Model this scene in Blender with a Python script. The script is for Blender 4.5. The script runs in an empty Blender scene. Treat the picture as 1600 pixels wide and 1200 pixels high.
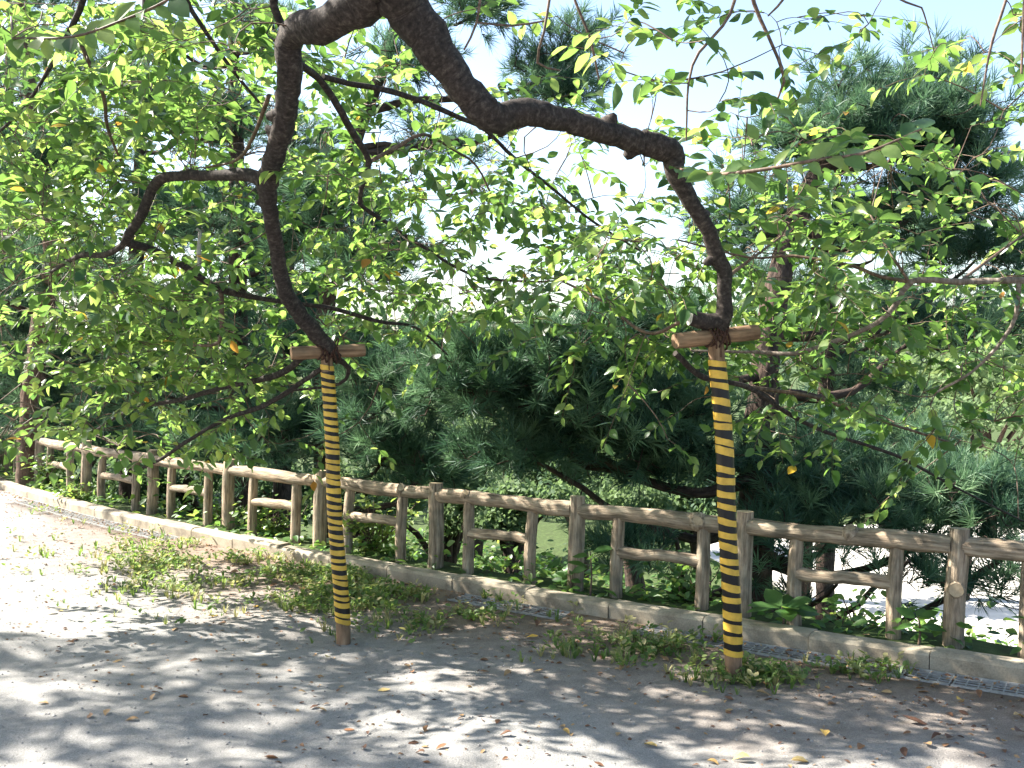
import bpy, math, random
import numpy as np
from mathutils import Vector
random.seed(7); rng = np.random.default_rng(11)
scene = bpy.context.scene
COL = scene.collection

# ---------------------------------------------------------------- camera, sky, sun, exposure
F = 1600.0; EYE = 1.57; PITCH = math.radians(1.575)
cam_d = bpy.data.cameras.new('camera'); cam = bpy.data.objects.new('camera', cam_d); COL.objects.link(cam)
cam_d.sensor_width = 36; cam_d.lens = 36; cam_d.clip_start = 0.05; cam_d.clip_end = 3000
cam.location = (0, 0, EYE); cam.rotation_euler = (math.pi/2 - PITCH, 0, 0)
scene.camera = cam

SUN_EL = math.radians(42); SUN_H = np.array([-0.957, 0.29]); SUN_H = SUN_H/np.linalg.norm(SUN_H)
SUN = np.array([SUN_H[0]*math.cos(SUN_EL), SUN_H[1]*math.cos(SUN_EL), math.sin(SUN_EL)])
world = bpy.data.worlds.new('World'); scene.world = world; world.use_nodes = True
wn = world.node_tree; bg = wn.nodes['Background']
sky = wn.nodes.new('ShaderNodeTexSky'); sky.sky_type = 'NISHITA'; sky.sun_disc = False
sky.sun_elevation = SUN_EL; sky.sun_rotation = math.atan2(SUN_H[0], SUN_H[1])
sky.air_density = 1.0; sky.dust_density = 1.6; sky.ozone_density = 1.0; sky.altitude = 50
wn.links.new(sky.outputs[0], bg.inputs[0]); bg.inputs[1].default_value = 0.085
sd = bpy.data.lights.new('sun', 'SUN'); sd.energy = 5.0; sd.angle = math.radians(0.55); sd.color = (1.0, 0.95, 0.86)
so = bpy.data.objects.new('sun', sd); COL.objects.link(so)
so.rotation_euler = Vector(SUN).to_track_quat('Z', 'Y').to_euler(); so.location = (-20, 6, 25)
vs = scene.view_settings; vs.view_transform = 'Standard'; vs.look = 'None'; vs.gamma = 1; vs.use_curve_mapping = False
vs.exposure = 2.3
scene.cycles.max_bounces = 8; scene.cycles.transmission_bounces = 4; scene.cycles.transparent_max_bounces = 8

# ---------------------------------------------------------------- helpers
FWD = np.array([0, math.cos(PITCH), -math.sin(PITCH)]); UP = np.array([0, math.sin(PITCH), math.cos(PITCH)])
RT = np.array([1., 0, 0]); C0 = np.array([0, 0, EYE])
def at(px, py, d):
    return C0 + d*(FWD + RT*((px-800)/F) + UP*((600-py)/F))
def on_z(px, py, z=0.0):
    r = FWD + RT*((px-800)/F) + UP*((600-py)/F)
    return C0 + r*((z-EYE)/r[2])
def proj(p):
    q = np.atleast_2d(p) - C0; d = q@FWD
    return 800+F*(q@RT)/d, 600-F*(q@UP)/d, d
def nrm(v):
    v = np.asarray(v, float); return v/(np.linalg.norm(v, axis=-1, keepdims=True)+1e-12)

class MB:
    def __init__(s): s.v=[]; s.f=[]; s.m=[]; s.tc=[]; s.ti=[]; s.n=0
    def add(s, v, f, mat=0, tc=None, tint=0.5):
        v = np.asarray(v, float).reshape(-1, 3); f = np.asarray(f, np.int64)
        s.v.append(v); s.f.append(f + s.n); s.m.append(np.full(len(f), mat, np.int32))
        s.tc.append(np.asarray(tc, float).reshape(-1, 3) if tc is not None else v.copy())
        s.ti.append(np.broadcast_to(np.asarray(tint, float), (len(v),)).copy()); s.n += len(v); return s
    def mesh(s, name, mats, smooth=True):
        me = bpy.data.meshes.new(name)
        v = np.concatenate(s.v); loops = np.concatenate([f.ravel() for f in s.f])
        tot = np.concatenate([np.full(len(f), f.shape[1], np.int32) for f in s.f])
        st = np.concatenate([[0], np.cumsum(tot)[:-1]]).astype(np.int32)
        me.vertices.add(len(v)); me.vertices.foreach_set('co', v.ravel().astype(np.float32))
        me.loops.add(len(loops)); me.loops.foreach_set('vertex_index', loops.astype(np.int32))
        me.polygons.add(len(tot)); me.polygons.foreach_set('loop_start', st)
        me.polygons.foreach_set('loop_total', tot)
        me.polygons.foreach_set('material_index', np.concatenate(s.m))
        me.polygons.foreach_set('use_smooth', np.full(len(tot), smooth, bool))
        a = me.attributes.new('tc', 'FLOAT_VECTOR', 'POINT'); a.data.foreach_set('vector', np.concatenate(s.tc).ravel().astype(np.float32))
        a = me.attributes.new('tint', 'FLOAT', 'POINT'); a.data.foreach_set('value', np.concatenate(s.ti).astype(np.float32))
        for m in (mats if isinstance(mats, (list, tuple)) else [mats]): me.materials.append(m)
        me.update(calc_edges=True); me.validate()
        return me
    def build(s, name, mats, parent=None, smooth=True):
        return link(name, s.mesh(name, mats, smooth), parent)
def link(name, me, parent=None):
    o = bpy.data.objects.new(name, me); COL.objects.link(o)
    if parent is not None:
        o.parent = parent
        if me is not None: o.matrix_parent_inverse = PINV.get(parent.name, parent.matrix_world.inverted())
    return o
PINV = {}
def empty(name, loc=(0, 0, 0)):
    o = bpy.data.objects.new(name, None); COL.objects.link(o); o.location = tuple(loc); o.empty_display_size = 0.1
    from mathutils import Matrix
    PINV[o.name] = Matrix.Translation(Vector(loc)).inverted(); return o
def tag(o, label, cat, group=None):
    o['label'] = label; o['category'] = cat
    if group: o['group'] = group
    return o
def kind(o, k): o['kind'] = k; return o

def smooth_path(P, R, step):
    P = np.asarray(P, float); R = np.asarray(R, float)
    if len(P) < 2: return P, R
    Q = np.vstack([2*P[0]-P[1], P, 2*P[-1]-P[-2]]); out = []; ro = []
    for i in range(len(P)-1):
        p0, p1, p2, p3 = Q[i:i+4]; n = max(1, int(np.linalg.norm(p2-p1)/step))
        for k in range(n):
            t = k/n
            out.append(0.5*((2*p1)+(p2-p0)*t+(2*p0-5*p1+4*p2-p3)*t*t+(3*p1-p0-3*p2+p3)*t**3)); ro.append(R[i]*(1-t)+R[i+1]*t)
    out.append(P[-1]); ro.append(R[-1]); return np.array(out), np.array(ro)
def frames(P):
    T = np.gradient(P, axis=0) if len(P) > 2 else np.repeat((P[1]-P[0])[None], 2, 0)
    T = nrm(T); a = np.array([0, 0, 1.]) if abs(T[0][2]) < .9 else np.array([1., 0, 0])
    N = np.zeros_like(P); N[0] = nrm(np.cross(T[0], a))
    for i in range(1, len(P)):
        n = N[i-1]-T[i]*np.dot(N[i-1], T[i]); N[i] = nrm(n)
    return T, N, np.cross(T, N)
def tube(mb, P, R, k=8, mat=0, rough=0.0, flute=None, cap=True, capmat=None, tint=0.5, seed=None):
    P = np.asarray(P, float); R = np.broadcast_to(np.asarray(R, float), (len(P),)).copy()
    T, N, B = frames(P); a = np.arange(k)*2*math.pi/k
    L = np.concatenate([[0], np.cumsum(np.linalg.norm(np.diff(P, axis=0), axis=1))])
    rad = np.repeat(R[:, None], k, 1)
    if rough:
        q1, q2, q3, q4 = rng.random(4)*6.28; LL = L[:, None]/max(R.max(), .01)
        co = np.sin(a*2+LL*1.1+q1)+np.sin(a*3-LL*1.7+q2)+.8*np.sin(a*5+LL*2.9+q3)+.6*np.sin(a*7-LL*4.3+q4)
        rad = rad*(1+rough*(.75*co+.35*rng.normal(size=rad.shape)))
    if flute is not None: rad = rad*flute[None, :]
    ca, sa = np.cos(a), np.sin(a)
    V = P[:, None]+rad[..., None]*(ca[None, :, None]*N[:, None]+sa[None, :, None]*B[:, None])
    off = rng.random()*20 if seed is None else seed
    tc = np.stack([np.repeat(L[:, None], k, 1)+off, rad*ca+off, rad*sa], -1)
    n = len(P); i = np.arange(n-1)[:, None]; j = np.arange(k)[None]; j2 = (j+1) % k
    f = np.stack([i*k+j, i*k+j2, (i+1)*k+j2, (i+1)*k+j], -1).reshape(-1, 4)
    mb.add(V, f, mat, tc, tint)
    if cap:
        cm = mat if capmat is None else capmat
        for e in (0, n-1):
            vv = np.vstack([V[e], P[e]]); jj = np.arange(k)
            ff = np.stack([jj, (jj+1) % k, np.full(k, k)], -1)
            if e == 0: ff = ff[:, ::-1]
            tt = np.vstack([tc[e], [tc[e][0][0], off, 0]])
            mb.add(vv, ff, cm, tt, tint)
def box(mb, o, ex, ey, ez, mat=0, tint=.5):
    o, ex, ey, ez = map(np.asarray, (o, ex, ey, ez))
    v = [o+ex*a+ey*b+ez*c for a in (-.5, .5) for b in (-.5, .5) for c in (-.5, .5)]
    f = [[0, 1, 3, 2], [4, 6, 7, 5], [0, 4, 5, 1], [2, 3, 7, 6], [0, 2, 6, 4], [1, 5, 7, 3]]
    mb.add(v, f, mat, None, tint)

# ---------------------------------------------------------------- materials
def mat(name):
    m = bpy.data.materials.new(name); m.use_nodes = True; nt = m.node_tree
    return m, nt, nt.nodes['Principled BSDF'], nt.nodes['Material Output']
def node(nt, t, **k):
    n = nt.nodes.new(t)
    for a, b in k.items(): setattr(n, a, b)
    return n
def ramp(nt, fac, stops):
    r = nt.nodes.new('ShaderNodeValToRGB'); e = r.color_ramp.elements
    while len(e) < len(stops): e.new(0.5)
    for i, (p, c) in enumerate(stops): e[i].position = p; e[i].color = (*c, 1)
    nt.links.new(fac, r.inputs[0]); return r
def noise(nt, vec, scale, detail=6, rough=.6, map_scale=None):
    n = node(nt, 'ShaderNodeTexNoise'); n.inputs['Scale'].default_value = scale; n.inputs['Detail'].default_value = detail; n.inputs['Roughness'].default_value = rough
    if map_scale is not None:
        mp = node(nt, 'ShaderNodeMapping'); mp.inputs['Scale'].default_value = map_scale; nt.links.new(vec, mp.inputs[0]); vec = mp.outputs[0]
    nt.links.new(vec, n.inputs['Vector']); return n
def attr(nt, name):
    return node(nt, 'ShaderNodeAttribute', attribute_name=name)
def bump(nt, b, h, strength, dist):
    n = node(nt, 'ShaderNodeBump'); n.inputs['Strength'].default_value = strength; n.inputs['Distance'].default_value = dist
    nt.links.new(h, n.inputs['Height']); nt.links.new(n.outputs[0], b.inputs['Normal']); return n
def mixc(nt, fac, a, b, mode='MIX'):
    n = node(nt, 'ShaderNodeMix', data_type='RGBA', blend_type=mode)
    for s, x in ((0, fac), (6, a), (7, b)):
        if hasattr(x, 'is_linked') or hasattr(x, 'links'): nt.links.new(x, n.inputs[s])
        elif isinstance(x, (int, float)): n.inputs[s].default_value = x
        else: n.inputs[s].default_value = (*x, 1)
    return n.outputs[2]
def bark(name, c1, c2, c3, ms, bs=.6, bd=.01, rough=.85, scale=1.0, blotch=(.35, .65)):
    m, nt, b, o = mat(name); t = attr(nt, 'tc')
    n1 = noise(nt, t.outputs['Vector'], scale, 8, .65, ms); n2 = noise(nt, t.outputs['Vector'], 7, 4, .6)
    r = ramp(nt, n1.outputs[0], [(.32, c1), (.52, c2), (.72, c3)])
    bl = ramp(nt, n2.outputs[0], [(blotch[0], (.62, .66, .66)), (blotch[1], (1.15, 1.1, 1.05))]); c = mixc(nt, 1.0, r.outputs[0], bl.outputs[0], 'MULTIPLY')
    nt.links.new(c, b.inputs['Base Color']); b.inputs['Roughness'].default_value = rough; b.inputs['Specular IOR Level'].default_value = .25
    bump(nt, b, n1.outputs[0], bs, bd); return m
M_CHERRY = bark('cherry_bark', (.016, .012, .011), (.042, .032, .028), (.11, .09, .077), (60, 40, 40), .8, .006, .85, 1.0, (.2, .8))
M_TWIG = bark('twig_bark', (.06, .035, .025), (.13, .085, .06), (.24, .17, .12), (50, 20, 20), .3, .003, .6)
M_PINE = bark('pine_bark', (.02, .014, .012), (.07, .048, .038), (.15, .10, .08), (9, 30, 30), 1.0, .03, .95)
M_LOG = bark('imitation_log_concrete', (.10, .075, .053), (.32, .25, .18), (.50, .42, .32), (5, 50, 50), 1.0, .016, .9)
M_LOGCUT = bark('log_cut_face', (.26, .19, .12), (.42, .32, .21), (.52, .41, .28), (20, 30, 30), .3, .003)
M_POLEW = bark('support_timber', (.09, .052, .032), (.24, .15, .09), (.36, .25, .16), (4, 45, 45), .5, .004)
M_DEAD = bark('dead_grey_wood', (.25, .23, .21), (.42, .40, .37), (.6, .58, .55), (10, 40, 40), .5, .004)
def plain(name, c, rough, spec=.5, var=.25, scale=40):
    m, nt, b, o = mat(name); t = attr(nt, 'tc'); n = noise(nt, t.outputs['Vector'], scale, 5)
    r = ramp(nt, n.outputs[0], [(.3, tuple(x*(1-var) for x in c)), (.7, tuple(min(1, x*(1+var)) for x in c))])
    nt.links.new(r.outputs[0], b.inputs['Base Color']); b.inputs['Roughness'].default_value = rough; b.inputs['Specular IOR Level'].default_value = spec
    bump(nt, b, n.outputs[0], .25, .002); return m
M_YEL = plain('yellow_tape', (.55, .33, .04), .48, .4, .28, 14); M_BLK = plain('black_tape', (.007, .006, .006), .45, .3, .2)
M_ROPE = plain('rusty_binding', (.055, .028, .02), .9, .2, .5, 120)
M_STEEL = plain('galvanised_steel', (.36, .36, .35), .5, .5, .3, 30); M_STEEL.node_tree.nodes['Principled BSDF'].inputs['Metallic'].default_value = .6
M_DIRTB = plain('wet_drain_silt', (.05, .04, .03), .9, .2, .4, 20)

def leafmat(name, stops, tstops, trans=.45, rough=.38, spec=.5):
    m, nt, b, o = mat(name); t = attr(nt, 'tint')
    r = ramp(nt, t.outputs['Fac'], stops); r2 = ramp(nt, t.outputs['Fac'], tstops)
    tc = attr(nt, 'tc'); n = noise(nt, tc.outputs['Vector'], 6, 4)
    vr = ramp(nt, n.outputs[0], [(.3, (.7, .72, .7)), (.7, (1.2, 1.15, 1.2))]); c = mixc(nt, 1.0, r.outputs[0], vr.outputs[0], 'MULTIPLY'); nt.links.new(c, b.inputs['Base Color'])
    b.inputs['Roughness'].default_value = rough; b.inputs['Specular IOR Level'].default_value = spec
    tr = node(nt, 'ShaderNodeBsdfTranslucent'); nt.links.new(r2.outputs[0], tr.inputs[0])
    mx = node(nt, 'ShaderNodeMixShader'); mx.inputs[0].default_value = trans
    nt.links.new(b.outputs[0], mx.inputs[1]); nt.links.new(tr.outputs[0], mx.inputs[2]); nt.links.new(mx.outputs[0], o.inputs[0]); return m
M_LEAF = leafmat('cherry_leaf', [(0, (.03, .075, .025)), (.5, (.075, .145, .045)), (.93, (.16, .22, .07)), (.975, (.45, .28, .04)), (1, (.45, .2, .04))],
                 [(0, (.08, .17, .035)), (.5, (.21, .37, .07)), (.93, (.44, .56, .13)), (.975, (.7, .45, .05)), (1, (.6, .28, .05))], .52, .28)
M_NEEDLE = leafmat('pine_needle', [(0, (.016, .045, .03)), (.5, (.05, .11, .07)), (1, (.16, .25, .13))],
                   [(0, (.05, .12, .06)), (1, (.16, .30, .14))], .3, .5, .25)
M_GRASS = leafmat('weed_leaf', [(0, (.06, .12, .03)), (.6, (.13, .20, .06)), (1, (.36, .33, .16))],
                  [(0, (.15, .28, .05)), (.6, (.28, .42, .08)), (1, (.45, .42, .15))], .4, .5, .3)
M_COVER = leafmat('ground_cover_leaf', [(0, (.03, .085, .022)), (.6, (.07, .15, .035)), (1, (.16, .22, .05))],
                  [(0, (.12, .25, .05)), (.6, (.25, .42, .07)), (1, (.42, .5, .1))], .4, .4, .4)
M_FAR = leafmat('far_foliage', [(0, (.02, .05, .025)), (.5, (.045, .09, .045)), (1, (.13, .19, .08))],
                [(0, (.08, .16, .06)), (1, (.22, .32, .12))], .35, .6, .2)
M_DRY = leafmat('dry_leaf', [(0, (.09, .045, .03)), (.4, (.20, .10, .05)), (.7, (.42, .28, .14)), (.85, (.62, .36, .05)), (1, (.62, .5, .25))],
                [(0, (.2, .08, .04)), (1, (.7, .5, .2))], .12, .6, .3)

# ground: grey sandy path, brown dirt strip near the kerb, soil behind it
def ground_mat():
    m, nt, b, o = mat('sandy_path_and_soil'); g = node(nt, 'ShaderNodeNewGeometry'); s = attr(nt, 'tint'); pos = g.outputs['Position']
    big = noise(nt, pos, .9, 5, .6); mid = noise(nt, pos, 9, 6, .65); fine = noise(nt, pos, 140, 4, .7); grit = noise(nt, pos, 420, 2, .6)
    path = ramp(nt, mid.outputs[0], [(.3, (.23, .222, .212)), (.7, (.34, .327, .31))])
    dirt = ramp(nt, mid.outputs[0], [(.28, (.16, .115, .085)), (.72, (.30, .23, .18))])
    # s runs 0 (kerb) .. 1 (2.2 m onto the path)
    ad = node(nt, 'ShaderNodeMath', operation='MULTIPLY_ADD'); ad.inputs[1].default_value = .9; nt.links.new(big.outputs[0], ad.inputs[0]); 
    nt.links.new(s.outputs['Fac'], ad.inputs[2])
    mr = node(nt, 'ShaderNodeMapRange'); mr.inputs[1].default_value = .60; mr.inputs[2].default_value = 1.2; nt.links.new(ad.outputs[0], mr.inputs[0])
    c = mixc(nt, mr.outputs[0], dirt.outputs[0], path.outputs[0])
    fr = ramp(nt, fine.outputs[0], [(.3, (.55, .55, .55)), (.7, (1.25, 1.25, 1.25))]); c = mixc(nt, .8, c, fr.outputs[0], 'MULTIPLY')
    gr = ramp(nt, grit.outputs[0], [(.34, (.45, .45, .45)), (.5, (1, 1, 1)), (.72, (1.3, 1.3, 1.3))]); c = mixc(nt, .7, c, gr.outputs[0], 'MULTIPLY')
    soil = ramp(nt, mid.outputs[0], [(.3, (.04, .045, .02)), (.5, (.05, .075, .025)), (.75, (.09, .12, .045))])
    lt = node(nt, 'ShaderNodeMath', operation='LESS_THAN'); lt.inputs[1].default_value = -.02; nt.links.new(s.outputs['Fac'], lt.inputs[0])
    c = mixc(nt, lt.outputs[0], c, soil.outputs[0])
    nt.links.new(c, b.inputs['Base Color']); b.inputs['Roughness'].default_value = .95; b.inputs['Specular IOR Level'].default_value = .15
    h = node(nt, 'ShaderNodeMath', operation='ADD'); nt.links.new(fine.outputs[0], h.inputs[0]); nt.links.new(mid.outputs[0], h.inputs[1])
    bump(nt, b, h.outputs[0], .7, .012); return m
M_GROUND = ground_mat()
def conc():
    m, nt, b, o = mat('kerb_concrete'); g = node(nt, 'ShaderNodeNewGeometry'); pos = g.outputs['Position']
    n1 = noise(nt, pos, 5, 6, .65); n2 = noise(nt, pos, 120, 4, .6)
    r = ramp(nt, n1.outputs[0], [(.3, (.14, .11, .075)), (.5, (.28, .235, .17)), (.75, (.38, .33, .25))]); f = ramp(nt, n2.outputs[0], [(.3, (.7, .7, .7)), (.7, (1.15, 1.15, 1.15))])
    nt.links.new(mixc(nt, .8, r.outputs[0], f.outputs[0], 'MULTIPLY'), b.inputs['Base Color']); b.inputs['Roughness'].default_value = .9
    bump(nt, b, n2.outputs[0], .4, .004); return m
M_CONC = conc()
M_PALE = plain('pale_sunlit_sand', (.56, .53, .48), .95, .1, .15, 1.5)

# ---------------------------------------------------------------- layout frame: u runs along the kerb to the back left, s across it
ORG = np.array([0.0, 6.6]); E = nrm(np.array([-.8, .6])); NN = np.array([.6, .8])
kp = np.array([on_z(x, y)[:2] for x, y in [(1600, 1066), (1380, 1035), (1159, 1004), (900, 957), (640, 911), (420, 872), (300, 845), (150, 800), (0, 768)]])
ku = (kp-ORG)@E; kw = (kp-ORG)@NN; KF = np.polyfit(ku, kw, 2); KD = np.polyder(KF)
UL, UH = -3.2, 9.0
def kc(u):
    u = np.asarray(u, float); uc = np.clip(u, UL, UH); return np.polyval(KF, uc)+np.polyval(KD, uc)*(u-uc)
def US(u, s, z=0.0):
    u = np.asarray(u, float); s = np.asarray(s, float); w = kc(u)+s
    return np.stack([ORG[0]+u*E[0]+w*NN[0], ORG[1]+u*E[1]+w*NN[1], np.broadcast_to(np.asarray(z, float), w.shape)], -1)
def to_us(x, y):
    u = (x-ORG[0])*E[0]+(y-ORG[1])*E[1]; return u, (x-ORG[0])*NN[0]+(y-ORG[1])*NN[1]-kc(u)
def u_at_px(px, s, z=0.0):
    lo, hi = -8., 25.
    for _ in range(50):
        mid = (lo+hi)/2; x, _, d = proj(US(mid, s, z)); 
        if x[0] > px: lo = mid
        else: hi = mid
    return (lo+hi)/2
# stretches of the drain that are open (u intervals), the rest is silted over
u_r = u_at_px(1000, -.1); u_m0 = u_at_px(885, -.1); u_m1 = u_at_px(715, -.1); u_l0 = u_at_px(270, -.1); u_l1 = u_at_px(40, -.1)
OPEN = [(-4.4, u_r), (u_m0, u_m1), (u_l0, u_l1)]
def is_open(u): return any(a <= u <= b for a, b in OPEN)
def gz(u, s):
    u = np.asarray(u, float); s = np.asarray(s, float)
    x = u*3.1+1.3; y = s*2.7
    bumpz = .012*(np.sin(x)*np.cos(y+.4)+.6*np.sin(2.3*x+1.9*y)+.4*np.cos(3.7*y-2.1*x))*np.clip((-.25-s)/.5, 0, 1)
    back = np.where(s > .5, np.maximum(-3.25, -.52*(s-.5)-.06*np.clip(s-.5, 0, 3)), 0)+.05
    bn = .05*np.sin(x*1.7)*np.sin(s*4+.5)*np.clip((s-.3)/.6, 0, 1)*np.clip((9-s)/3, 0, 1)
    far = 0
    return np.where(s < .07, bumpz, back+bn+far)
g_u = np.concatenate([-np.geomspace(420, 5.3, 22), np.arange(-5, 11.05, .1), np.geomspace(11.4, 420, 22)])
edges = sorted([e for iv in OPEN for e in (iv[0]-.003, iv[0], iv[1], iv[1]+.003)]); g_u = np.sort(np.concatenate([g_u, edges]))
g_s = np.concatenate([-np.geomspace(60, 6.3, 14), np.arange(-6, -.3, .11), [-.217, -.211, -.022, -.016, .05, .09, .2], np.arange(.35, 2.6, .15), np.geomspace(2.7, 420, 34)])
UU, SS = np.meshgrid(g_u, g_s, indexing='ij'); Z = gz(UU, SS)
op = np.array([is_open(u) for u in g_u]); ch = (g_s > -.2115) & (g_s < -.0215); Z[np.ix_(op, ch)] = -.34
V = US(UU, SS, Z); nu, ns = UU.shape; i = np.arange(nu-1)[:, None]; j = np.arange(ns-1)[None]
f = np.stack([i*ns+j, (i+1)*ns+j, (i+1)*ns+j+1, i*ns+j+1], -1).reshape(-1, 4)
tin = np.where(SS < .07, np.clip(-SS/2.2+np.clip((UU-3.5)/4, 0, 1)*.6, 0, 1.2), -1)
gmb = MB(); gmb.add(V, f[:, ::-1], 0, None, tin.ravel()); ground = kind(gmb.build('ground', M_GROUND), 'structure')
def ground_z(x, y):
    u, s = to_us(x, y); return gz(u, s)

# pale open ground at the foot of the bank
pmb = MB(); a = np.linspace(0, 2*math.pi, 40, endpoint=False)
cx, cy = 14.2, 22.0; rr = 1+.08*np.sin(3*a)+.05*np.cos(5*a)
pv = np.stack([cx+9.5*rr*np.cos(a), cy+8*rr*np.sin(a), np.full(40, -3.19)], -1); pmb.add(np.vstack([pv, [[cx, cy, -3.19]]]), np.stack([np.arange(40), (np.arange(40)+1) % 40, np.full(40, 40)], -1))
kind(pmb.build('lower_sand_path', M_PALE), 'structure')

# ---------------------------------------------------------------- kerb and drain
kerb = kind(empty('kerb', US(0, .07)), 'structure')
ul, uh = -5.0, 14.0; step = .605; u = ul; kj = 0
while u < uh:
    u2 = u+step-.005; m = MB(); n = 5; us = np.linspace(u, u2, n); dz = rng.normal()*.004; ds = rng.normal()*.004
    prof = [(0, -.1), (0, .068), (.012, .084), (.03, .089), (.115, .089), (.133, .082), (.14, -.1)]
    R_ = np.stack([US(us, np.full(n, p[0]+ds), p[1]+dz+(rng.normal(size=n)*.0015 if p[1] > 0 else 0)) for p in prof], 1)
    k = len(prof); ii = np.arange(n-1)[:, None]; jj = np.arange(k-1)[None]
    ff = np.stack([ii*k+jj, ii*k+jj+1, (ii+1)*k+jj+1, (ii+1)*k+jj], -1).reshape(-1, 4); m.add(R_, ff)
    for e in (0, n-1):
        q = np.vstack([R_[e], R_[e].mean(0)]); t = np.stack([np.arange(k), (np.arange(k)+1) % k, np.full(k, k)], -1); m.add(q, t)
    m.build('kerb_stone', M_CONC, kerb, False); u += step
drain = kind(empty('drain', US(0, -.12)), 'structure')
for (a0, a1) in OPEN:
    npan = max(1, round((a1-a0)/.6)); L = (a1-a0)/npan
    for q in range(npan):
        u0 = a0+q*L+.004; u1 = a0+(q+1)*L-.004; m = MB(); c0, c1 = US(u0, -.117, 0), US(u1, -.117, 0)
        ex = c1-c0; el = np.linalg.norm(ex); ed = ex/el; nd = np.array([-ed[1], ed[0], 0]); nd = nd if nd@np.array([*NN, 0]) > 0 else -nd; mid = (c0+c1)/2; zz = np.array([0, 0, 1.])
        for so_ in (-.091, .091): box(m, mid+nd*so_-zz*.008, ex, nd*.009, zz*.03)
        for so_ in np.linspace(-.055, .055, 4): box(m, mid+nd*so_-zz*.002, ex, nd*.006, zz*.006)
        nb = int(el/.055)
        for b in range(nb+1): box(m, c0+ed*(.004+b*(el-.008)/nb)-zz*.0035, ed*.006, nd*.174, zz*.006)
        m.build('grate', M_STEEL, drain, False)

# ---------------------------------------------------------------- fence of imitation logs
FS = .32
def fs(u): return FS+np.clip((np.asarray(u)-7.2)/3, 0, 1)*.16
def fpt(u, z): return US(u, fs(u), z)
fence = tag(empty('log_fence', fpt(u_at_px(900, FS), 0)), 'low tan imitation log fence with round posts and rails along the path edge', 'fence')
mains = [(1490, 843), (1158, 808), (898, 781), (679, 756), (499, 733), (356, 711), (237, 695), (134, 685)]
shorts = [[1240, 1395], [962, 1095], [730, 828], [544, 626], [394, 461], [267, 324], [159, 211]]
mu = [u_at_px(x, FS) for x, _ in mains]
mt = []
for (x, y), uu in zip(mains, mu):
    p = fpt(uu, 0); _, py0, d = proj(p); mt.append((py0[0]-y)*d[0]/F)
HT = float(np.median(mt)); print('post heights', np.round(mt, 3), 'spacing', np.round(np.diff(mu), 2))
sp = float(np.mean(np.diff(mu)[:3]))
su = [[u_at_px(x, FS) for x in s][::-1] for s in shorts]      # right-most px = smaller u
allm = [mu[0]-sp]+mu+[mu[-1]+1.5, mu[-1]+3.0, mu[-1]+4.5]
bays = []
for a, b in zip(allm[:-1], allm[1:]): bays.append([a, b, None])
for k, s in enumerate(su): bays[k+1][2] = s
for bb in bays:
    if bb[2] is None: bb[2] = [bb[0]+(bb[1]-bb[0])*.3, bb[0]+(bb[1]-bb[0])*.71]
def fluted(k): return 1+.045*np.where(np.arange(k) % 2, 1, -1)*rng.uniform(.2, 1.3, k)+.02*rng.normal(size=k)
LEAN = np.array([.018, 0, 0])
def fpost(name, u, z0, z1, r):
    m = MB(); zs = np.linspace(z0, z1, 9); b = fpt(u, 0); jx = rng.normal(size=2)*.006
    P = np.array([b+np.array([jx[0]*math.sin(7*z), jx[1]*math.cos(6*z), z])+LEAN*(z+.1)*1.3 for z in zs]); 
    R = r*(1.06-.08*(zs-z0)/(z1-z0)); R[-1] *= .93; P[-1][2] -= .0
    P = np.insert(P, -1, P[-1]*.08+P[-2]*.92, 0) if False else P
    tube(m, P, R, 26, 0, .012, fluted(26), True, 1); return m
stub_px = {}
for k, uu in enumerate(allm):
    z1 = HT+.005+rng.normal()*.004
    o = fpost('post', uu, -.25, z1, .052).build('post', [M_LOG, M_LOGCUT], fence)
    if k == 1:   # pale sawn knot on the near post
        c = fpt(uu, .36)+LEAN*.5; n = nrm(np.array([-c[0], -c[1], .0])+np.array([.15, 0, .1])); m = MB()
        tube(m, [c+n*.03, c+n*.06, c+n*.07], [.046, .04, .036], 14, 0, .02, 1+.06*rng.normal(size=14), True, 1); m.build('knot', [M_LOG, M_LOGCUT], o)
RZ = HT-.085
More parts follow.
